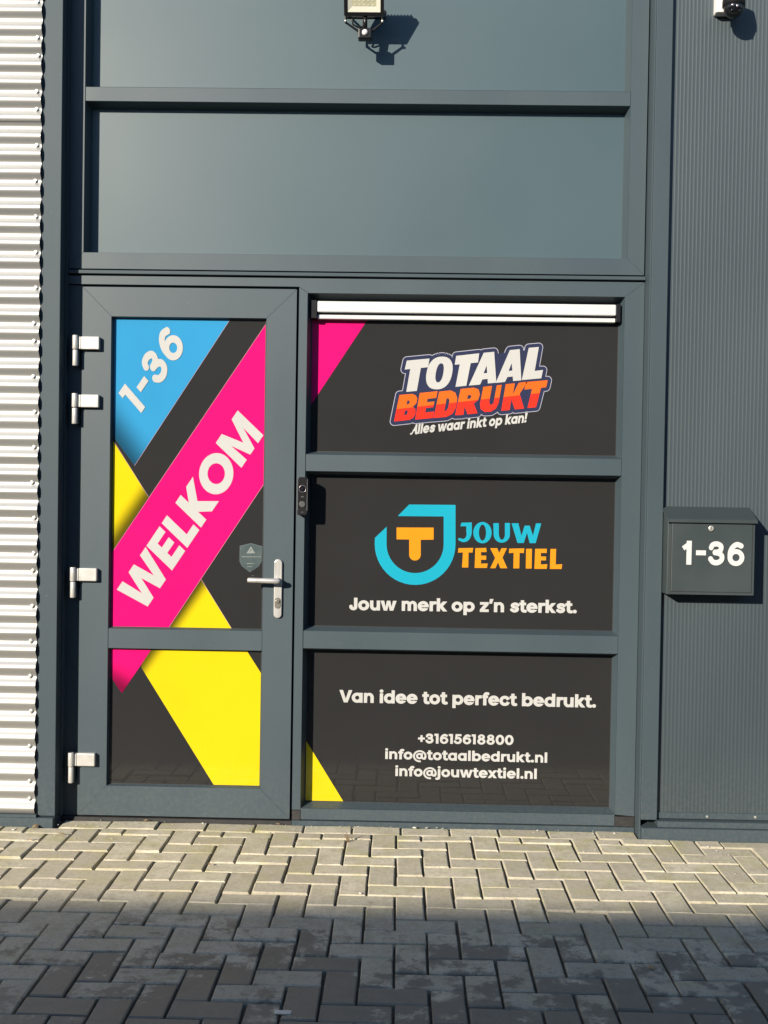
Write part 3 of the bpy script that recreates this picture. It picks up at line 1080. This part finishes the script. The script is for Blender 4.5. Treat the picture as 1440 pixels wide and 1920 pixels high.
# hinges
for z in (2.062, 1.817, 1.081, .292):
    hg = box('hinge', -1.162, -1.084, YD0 - .024, YD0 + .002, z - .0575, z - .0025, 'hinge_white', door, bev=.004, seg=2)
    tube('hinge_knuckle', [(-1.184, -.032, z - .058), (-1.184, -.032, z + .001)], .0125, 'hinge_white', hg, bev=.002)
    tube('hinge_pin', [(-1.184, -.030, z - .128), (-1.184, -.030, z - .0605)], .0118, 'hinge_white', hg, bev=.002)
    box('hinge_web', -1.1735, -1.1625, -.030, -.008, z - .056, z - .004, 'hinge_white', hg, bev=.001)
    box('hinge_leaf', -1.190, -1.172, -.026, .0115, z - .125, z - .062, 'trim_grey', hg, bev=.001)

# handle
hd = prism('handle_plate', rounded(-.3318, -.2978, .8795, 1.1290, .0165), YD0 - .012, YD0 + .001, 'brushed_alu', door, bev=.003, seg=2)
tube('lever_neck', [(-.3145, YD0 - .010, 1.0415), (-.3145, YD0 - .052, 1.0415)], .0105, 'brushed_alu', hd)
tube('lever', [(-.3005, -.055, 1.0405), (-.312, -.0585, 1.0405), (-.33, -.060, 1.0405), (-.36, -.060, 1.0410), (-.40, -.059, 1.0418), (-.432, -.058, 1.0420), (-.4385, -.058, 1.0420)],
     [.009, .0112, .0115, .0108, .0105, .0105, .0085], 'brushed_alu', hd, n=18)
prism('cylinder_rosette', rounded(-.3275, -.3035, .921, .967, .0119, 8), YD0 - .0155, YD0 - .010, 'steel_cylinder', hd, bev=.0008)
tube('lock_cylinder', [(-.3155, YD0 - .020, .951), (-.3155, YD0 - .012, .951)], .0088, 'steel_cylinder', hd, n=20, bev=.001)
box('key_slot', -.3163, -.3147, YD0 - .0206, YD0 - .019, .945, .957, 'gasket_black', hd, bev=0)

th = box('threshold', -1.232, -.2442, -.006, .09, -.015, .0115, 'gasket_black', None, bev=.002)
tag(th, 'dark low threshold strip under the entrance door', 'threshold')

# ================================================================== left: corrugated wall with corner post
cw = empty('corrugated_wall', (-1.3, -.1, 0), 'silver corrugated metal wall with dark corner post left of door', 'wall')
PER, AMP = 0.0738, 0.009
ZC = 3.282                                   # a trough (screw row)


def sheet(z0, z1, yoff):
    v, f = [], []
    n = int((z1 - z0) / PER * 16)
    for i in range(n + 1):
        z = z0 + (z1 - z0) * i / n
        y = -.098 + yoff + AMP * math.cos(2 * math.pi * (z - ZC) / PER)
        for x in (-5.2, -2.5, -1.316):
            v.append((x, y, z))
    m = len(v)
    v += [(x, y + .0012, z) for x, y, z in v]          # back of the sheet
    for i in range(n):
        for k in range(2):
            a = i * 3 + k
            f.append((a, a + 1, a + 4, a + 3))
            f.append((m + a + 3, m + a + 4, m + a + 1, m + a))
        a = i * 3 + 2
        f.append((a, m + a, m + a + 3, a + 3))         # cut edge
    for k in range(2):
        f.append((k, m + k, m + k + 1, k + 1))
        q = n * 3 + k
        f.append((q, q + 1, m + q + 1, m + q))
    me = bpy.data.meshes.new('corrugated_sheet')
    me.from_pydata(v, [], f)
    o = link('corrugated_sheet', me, 'silver_sheet', cw)
    for q in me.polygons:
        q.use_smooth = abs(q.normal.x) < .5 and q.area > 1e-5
    me.set_sharp_from_angle(angle=R(60))
    return o


sheet(.047, 2.953, 0.0)
sheet(2.934, 4.9, -.0028)
rs = random.Random(11)
for z in (3.43, 3.282, 3.207, 3.058, 2.988, 2.834, 2.687, 2.54, 2.394, 2.246, 2.105, 2.025, 1.879, 1.733, 1.584, 1.44, 1.293, 1.151, 1.07, 0.923, 0.776, 0.631, 0.483, 0.335, 0.187, 0.108, 3.577, 3.725):
    zz = ZC + round((z - ZC) / PER) * PER
    x = -1.336 + rs.uniform(-.006, .005)
    y = -.0895 + (-.0030 if zz > 2.93 else 0)
    s = tube('sheet_screw', [(x, y + .002, zz), (x, y - .0035, zz), (x, y - .0048, zz)], [.0095, .0095, .006], 'screw_metal', cw, n=14)
    tube('screw_head', [(x, y - .0045, zz), (x, y - .0095, zz)], .0045, 'screw_metal', s, n=6, smooth=False)
box('post_flange', -1.36, -1.3055, -.0855, -.02, .05, 4.9, 'trim_grey', cw, bev=0)
box('corner_post', -1.305, -1.232, -.0905, .12, .0375, 4.9, 'trim_grey', cw, bev=.0018)
box('post_return', -1.2318, -1.2245, -.030, .12, .02, 4.9, 'trim_grey', cw, bev=.001)
prism('base_trim', [(-5.2, -.012), (-1.233, -.012), (-1.233, .034), (-5.2, .034)], -.112, .1, 'trim_grey', cw, bev=.003)
box('base_trim_upstand', -5.2, -1.3065, -.1075, .05, .0343, .0465, 'trim_grey', cw, bev=.001)
box('backing', -5.2, -1.31, -.06, .3, .05, 4.9, 'void_dark', cw, bev=0)

# ================================================================== right: micro-ribbed wall with corner post
rw = empty('ribbed_wall', (1.3, -.1, 0), 'grey finely ribbed metal wall with corner post behind the letterbox', 'wall')
v, f = [], []
YC, RIB = -.061, .0158
x = 1.2905
prof = []
while x < 5.2:
    prof += [(x, 0), (x + RIB * .42, 0), (x + RIB * .58, -.00045), (x + RIB * .88, -.00045)]
    x += RIB
for px, dy in prof:
    v += [(px, YC + dy, .0985), (px, YC + dy, 4.9)]
for i in range(len(prof) - 1):
    f.append((2 * i, 2 * i + 2, 2 * i + 3, 2 * i + 1))
me = bpy.data.meshes.new('ribbed_sheet')
me.from_pydata(v, [], f)
o = link('ribbed_sheet', me, 'cladding_grey', rw)
box('corner_post', 1.2215, 1.2885, -.0885, .12, .0725, 4.9, 'trim_grey', rw, bev=.0022)
box('post_return', 1.2145, 1.2212, -.083, .12, -.012, 4.9, 'trim_grey', rw, bev=.0008)
box('base_flashing', 1.2893, 5.2, -.0685, .05, .0745, .1005, 'trim_grey', rw, bev=.0015)
prism('base_trim', [(1.2215, -.012), (5.2, -.012), (5.2, .0455), (1.2215, .0455)], -.1155, .1, 'trim_grey', rw, bev=.003)
box('base_trim_upstand', 1.2892, 5.2, -.103, .1, .0458, .0715, 'trim_grey', rw, bev=.003)
box('backing', 1.2895, 5.2, -.05, .3, .101, 4.9, 'void_dark', rw, bev=0)
for x, z in ((1.50, .087), (1.70, .089)):
    tube('screw_head', [(x, -.0683, z), (x, -.0725, z)], .005, 'screw_metal', rw, n=10)
bk = box('building_core', -5.2, 5.2, .31, 8.0, 0, 4.9, 'far_wall', None, bev=0)
tag(bk, 'dark interior block of the business unit behind the facade', 'building')
pr = box('roof_edge', -5.25, 5.25, -.14, 8.0, 4.905, 5.05, 'trim_grey', None, bev=.004)
tag(pr, 'grey roof edge trim along the top of the facade', 'roof edge')

# ================================================================== letterbox
mb = empty('letterbox', (1.467, YC, 1.02), 'dark grey letterbox with white 1-36 on the ribbed wall', 'letterbox')
MX0, MX1, MZ0, MZ1, MY = 1.2905, 1.6440, 1.0225, 1.3260, -.165
bm = bmesh.new()
side = [(YC - .0015, MZ0), (MY, MZ0), (MY, MZ1), (YC - .0015, 1.372)]
a = [bm.verts.new((MX0, y, z)) for y, z in side]
b = [bm.verts.new((MX1, y, z)) for y, z in side]
bm.faces.new(a)
bm.faces.new(b[::-1])
for i in range(4):
    bm.faces.new((a[i], b[i], b[(i + 1) % 4], a[(i + 1) % 4]))
bmesh.ops.recalc_face_normals(bm, faces=bm.faces)
bevel_all(bm, .0015, 2)
body = from_bm('body', bm, 'box_grey', mb)
# sloping lid with a folded lip
bm = bmesh.new()
prof = [(YC - .0012, 1.3805), (-.171, 1.3345), (-.180, 1.3290), (-.180, 1.3165), (-.1755, 1.3165), (-.1755, 1.3270), (-.170, 1.3292), (YC - .0012, 1.3745)]
a = [bm.verts.new((MX0 - .006, y, z)) for y, z in prof]
b = [bm.verts.new((MX1 + .006, y, z)) for y, z in prof]
bm.faces.new(a)
bm.faces.new(b[::-1])
for i in range(len(prof)):
    n = (i + 1) % len(prof)
    bm.faces.new((a[i], b[i], b[n], a[n]))
bmesh.ops.recalc_face_normals(bm, faces=bm.faces)
bevel_all(bm, .0008, 1)
from_bm('lid', bm, 'box_grey', mb)
fd = box('front_door', MX0 + .0165, MX1 - .0115, MY - .0022, MY + .004, MZ0 + .0125, 1.3140, 'box_grey', mb, bev=.0015, seg=2)
for s, (x0, x1, z0, z1) in enumerate(((MX0 + .0140, MX0 + .0163, MZ0 + .0100, 1.3140), (MX1 - .0113, MX1 - .0090, MZ0 + .0100, 1.3140), (MX0 + .0164, MX1 - .0114, MZ0 + .0100, MZ0 + .0123))):
    box('door_gap', x0, x1, MY - .0006, MY + .003, z0, z1, 'gasket_black', mb, bev=0)
T_BOX = aff(((-1.4613496, 0.0021612, 4.56e-05), (3.3999948, 3.6e-05, -0.0021741)))
lx, lz = T_BOX(1333, 990.8)
lk = tube('lock', [(lx, MY - .002, lz), (lx, MY - .006, lz), (lx, MY - .0075, lz)], [.0115, .0115, .0085], 'screw_metal', mb, n=20)
box('key_slot', lx - .0009, lx + .0009, MY - .0081, MY - .007, lz - .006, lz + .006, 'gasket_black', lk, bev=0)
text_on('lettering', '¹-36', MY - .0030, 'letter_white', fd, T_BOX(1277.5, 1058.3), T_BOX(1394.8, 1060.8), 44.6 * .00218, track=.05, bold=.008)

# ================================================================== video doorbell
db = empty('video_doorbell', (-.214, 0, 1.318), 'slim black video doorbell on the mullion beside the door', 'doorbell')
prism('body', rounded(-.2365, -.1925, 1.3180, 1.4790, .009, 5), -.036, -.0005, 'black_plastic', db, bev=.003, seg=2)
for x in (-.2345, -.1945):
    box('side_trim', x - .0012, x + .0012, -.0372, -.0335, 1.338, 1.470, 'silver_trim', db, bev=.0004)
bm = bmesh.new()
pts = [(-.2145 + .0145 * math.cos(t * math.pi / 12), -.0375, 1.4295 + .0145 * math.sin(t * math.pi / 12)) for t in range(25)]
bm_tube(bm, pts, .0014, 8, False)
from_bm('lens_ring', bm, 'silver_trim', db, True)
tube('lens_bezel', [(-.2145, -.0355, 1.4295), (-.2145, -.0378, 1.4295)], .0130, 'black_gloss', db, n=24)
sphere('lens', (-.2145, -.0370, 1.4295), .0065, 'black_gloss', db, (1, .6, 1))
tube('button', [(-.2150, -.0355, 1.3645), (-.2150, -.0385, 1.3645), (-.2150, -.0392, 1.3645)], [.0135, .0135, .0115], 'button_dark', db, n=26)
box('status_mark', -.2205, -.2090, -.0366, -.0355, 1.3935, 1.3985, 'button_dark', db, bev=0)
box('foot_mark', -.2195, -.2100, -.0366, -.0355, 1.3295, 1.3325, 'button_dark', db, bev=0)

# ================================================================== floodlight with motion sensor
FLX0, FLX1 = -.0665, .0985
fl = empty('floodlight', (.016, YP, 3.31), 'black floodlight with white reflector and motion sensor on upper panel', 'floodlight')
base_p, top_p = Vector((0, -.073, 3.392)), Vector((0, -.148, 3.517))
ax = (top_p - base_p).normalized()
nrm = Vector((0, -ax.z, ax.y)) if ax.z > 0 else Vector((0, ax.z, -ax.y))      # facing the street, slightly down
HL = (top_p - base_p).length


def lamp_pt(x, t, d):
    return Vector((x, 0, 0)) + base_p + ax * (t * HL) + nrm * d


def lamp_box(name, x0, x1, t0, t1, d0, d1, mat, bev=.001):
    bm = bmesh.new()
    vs_ = [bm.verts.new(lamp_pt(x, t, d)) for d in (d0, d1) for x, t in ((x0, t0), (x1, t0), (x1, t1), (x0, t1))]
    for q in ((0, 1, 2, 3), (7, 6, 5, 4), (0, 4, 5, 1), (1, 5, 6, 2), (2, 6, 7, 3), (3, 7, 4, 0)):
        bm.faces.new([vs_[i] for i in q])
    bmesh.ops.recalc_face_normals(bm, faces=bm.faces)
    bevel_all(bm, bev)
    return from_bm(name, bm, mat, fl)


lamp_box('housing', FLX0, FLX1, 0, 1, -.022, -.006, 'black_plastic', .002)
lamp_box('housing_edge', FLX0 - .001, FLX1 + .002, -.022, -.002, -.024, -.010, 'brushed_alu', .001)
bw = .0145
for x0, x1, t0, t1 in ((FLX0, FLX0 + bw, 0, 1), (FLX1 - bw, FLX1, 0, 1), (FLX0 + bw + .0003, FLX1 - bw - .0003, 0, bw / HL), (FLX0 + bw + .0003, FLX1 - bw - .0003, 1 - bw / HL, 1)):
    lamp_box('bezel', x0, x1, t0, t1, -.0058, .002, 'black_plastic', .0012)
me = bpy.data.meshes.new('reflector')
o4 = [(FLX0 + bw, bw / HL), (FLX1 - bw, bw / HL), (FLX1 - bw, 1 - bw / HL), (FLX0 + bw, 1 - bw / HL)]
i4 = [(FLX0 + .034, .036 / HL), (FLX1 - .032, .036 / HL), (FLX1 - .032, 1 - .036 / HL), (FLX0 + .034, 1 - .036 / HL)]
me.from_pydata([lamp_pt(x, t, -.0004) for x, t in o4] + [lamp_pt(x, t, -.0052) for x, t in i4], [],
               [(k, (k + 1) % 4, 4 + (k + 1) % 4, 4 + k) for k in range(4)])
link('reflector', me, 'lamp_reflector', fl)
led = lamp_box('led_board', FLX0 + .0342, FLX1 - .0322, .0362 / HL, 1 - .0362 / HL, -.0056, -.0050, 'lamp_led', 0)
for a in range(5):
    for b in range(5):
        lamp_box('led_chip', FLX0 + .042 + a * .0185, FLX0 + .048 + a * .0185, .26 + b * .12, .30 + b * .12, -.0049, -.0040, 'lamp_reflector', 0).parent = led
for k in range(11):
    xx = FLX0 + .012 + k * .0139
    lamp_box('cooling_fin', xx, xx + .004, .12, .98, -.040, -.0225, 'black_plastic', 0)
for x0, x1 in ((FLX0 + .006, -.002), (FLX1 - .006, .046)):
    bm = bmesh.new()
    bm_tube(bm, [(x0, -.058, 3.425), (x0, -.056, 3.372), (x1, -.052, 3.334)], .005, 8)
    from_bm('bracket_arm', bm, 'black_plastic', fl)
    tube('bracket_bolt', [(x0 - .004, -.064, 3.374), (x0 + .004, -.066, 3.374)], .0055, 'screw_metal', fl, n=10)
    tube('bracket_stay', [(x0, -.055, 3.430), (x0, YP - .006, 3.455)], .005, 'black_plastic', fl, n=8)
box('wall_plate', -.070, .102, YP - .008, YP - .0005, 3.44, 3.475, 'black_plastic', fl, bev=.002)
sn = box('sensor', -.008, .050, -.072, -.034, 3.300, 3.346, 'black_plastic', fl, bev=.006, seg=2)
sphere('sensor_eye', (.021, -.073, 3.324), .0125, 'bracket_white', sn, (1, .9, 1))
tube('sensor_neck', [(.021, -.050, 3.345), (.021, -.062, 3.400)], .009, 'black_plastic', fl, n=12)
tube('power_cable', [(-.035, -.060, 3.385), (-.030, -.045, 3.368), (-.012, -.035, 3.362), (.008, -.030, 3.366), (.015, -.030, 3.372), (.018, -.030, 3.345)], .0038, 'cable_black', fl, n=8)
tube('cable_gland', [(.016, -.040, 3.386), (.018, -.032, 3.344)], [.0065, .0085], 'black_plastic', fl, n=12)

# ================================================================== dome security camera
sc = empty('security_camera', (1.515, YC, 3.36), 'black dome security camera with white mount on the ribbed wall', 'camera')
box('wall_mount', 1.458, 1.560, -.108, YC - .0012, 3.404, 3.53, 'bracket_white', sc, bev=.006, seg=2)
tube('mount_arm', [(1.510, -.10, 3.455), (1.510, -.165, 3.455)], .020, 'bracket_white', sc, n=16)
tube('collar', [(1.512, -.165, 3.475), (1.512, -.165, 3.425), (1.512, -.165, 3.402), (1.512, -.165, 3.397)], [.036, .045, .045, .038], 'black_plastic', sc, n=28)
hb = sphere('dome', (1.512, -.165, 3.397), .040, 'black_gloss', sc, (1, 1, 1.0))
for dx, dz in ((-.014, -.022), (.016, -.022), (.004, -.008), (-.014, -.004)):
    yy = -.165 - math.sqrt(.040 ** 2 - dx * dx - dz * dz)
    sphere('lens', (1.512 + dx, yy + .001, 3.397 + dz), .0062, 'black_gloss' if dz < -.01 else 'silver_trim', hb, (1, .5, 1), 14, 8)

# ================================================================== the low unit across the yard whose shade falls on the paving
ob = empty('opposite_unit', (0, -11.0, 0), 'low grey business unit across the yard', 'building')
HB = 0.43 * (11.0 - 0.925)
box('wall', -40, 40, -19, -11.0, -.05, HB - .12, 'far_wall', ob, bev=0)
box('roof_edge', -40.1, 40.1, -19.1, -10.98, HB - .119, HB, 'trim_grey', ob, bev=0)
for x in range(-36, 37, 9):
    box('roller_door', x - 1.6, x + 1.6, -10.995, -10.97, .0, 3.2, 'far_door', ob, bev=0)
    dr = box('door', x + 2.6, x + 3.6, -10.995, -10.965, .0, 2.3, 'far_door', ob, bev=0)
    box('window', x + 4.2, x + 6.0, -10.995, -10.975, .9, 2.3, 'black_gloss', ob, bev=0)

# ================================================================== small litter on the paving
rs = random.Random(21)
bm = bmesh.new()


def crumb(bm, x, y, r, fl=.5, z=.001):
    g = bmesh.ops.create_icosphere(bm, subdivisions=1, radius=r)
    a = rs.uniform(0, 6)
    sx, sy = rs.uniform(.6, 1.5), rs.uniform(.5, 1.0)
    for q in g['verts']:
        c = q.co * rs.uniform(.8, 1.15)
        c = Vector((c.x * sx, c.y * sy, c.z * fl))
        q.co = Vector((x + c.x * math.cos(a) - c.y * math.sin(a), y + c.x * math.sin(a) + c.y * math.cos(a), z + c.z + r * fl * .6))


for _ in range(260):
    yy = -.015 - abs(rs.gauss(0, .22)) * rs.choice((.15, 1, 1))
    crumb(bm, rs.uniform(-1.5, 1.8), yy, rs.choice((.0012, .0018, .0022, .003)))
for x, y, r in ((1.47, -.20, .006), (.08, -.80, .008), (1.12, -.05, .007), (.28, -.03, .009), (.33, -.03, .007), (.80, -.03, .006), (-1.38, -.17, .007), (-.62, -.03, .007)):
    crumb(bm, x, y, r, .35)
lit = from_bm('grit', bm, 'crumb_pale')
tag(lit, 'pale grit and crumbs scattered over the paving', 'grit', kind='stuff')

bm = bmesh.new()
for x, y, s in ((-1.30, -.13, .028), (-.86, -.02, .02), (-1.17, -.22, .022), (-1.26, -.30, .016), (.98, -1.36, .018), (-.30, -.03, .016), (-.5, -.55, .012)):
    a = rs.uniform(0, 3.1)
    pts = []
    for k, (u, w) in enumerate(((-1, 0), (-.4, .42), (.3, .36), (1, 0), (.3, -.36), (-.4, -.42))):
        pts.append(bm.verts.new((x + s * (u * math.cos(a) - w * math.sin(a)), y + s * (u * math.sin(a) + w * math.cos(a)), .004 + rs.uniform(0, .006))))
    c = bm.verts.new((x, y, .009))
    for k in range(6):
        bm.faces.new((pts[k], pts[(k + 1) % 6], c))
lv = from_bm('leaf_litter', bm, 'leaf_dry')
tag(lv, 'small dry brown leaf bits near the wall base', 'leaves', kind='stuff')

wd = empty('dry_weed', (.008, -.235, 0), 'tiny dry weed growing in a paving joint below the window', 'weed')
for k in range(7):
    a, h, l = rs.uniform(0, 6.28), rs.uniform(.02, .05), rs.uniform(.01, .035)
    bm = bmesh.new()
    bm_tube(bm, [(.008, -.235, -.008), (.008 + l * .4 * math.cos(a), -.235 + l * .4 * math.sin(a), h * .6), (.008 + l * math.cos(a), -.235 + l * math.sin(a), h)], [.0016, .0012, .0005], 5)
    from_bm('stalk', bm, 'weed_dry', wd)

sp = box('paper_scrap', -.118, -.072, -1.705, -1.685, .0015, .0045, 'crumb_pale', None, bev=.0005)
sp.rotation_euler = (0, 0, 0)
tag(sp, 'small pale paper scrap on the shaded paving', 'paper')
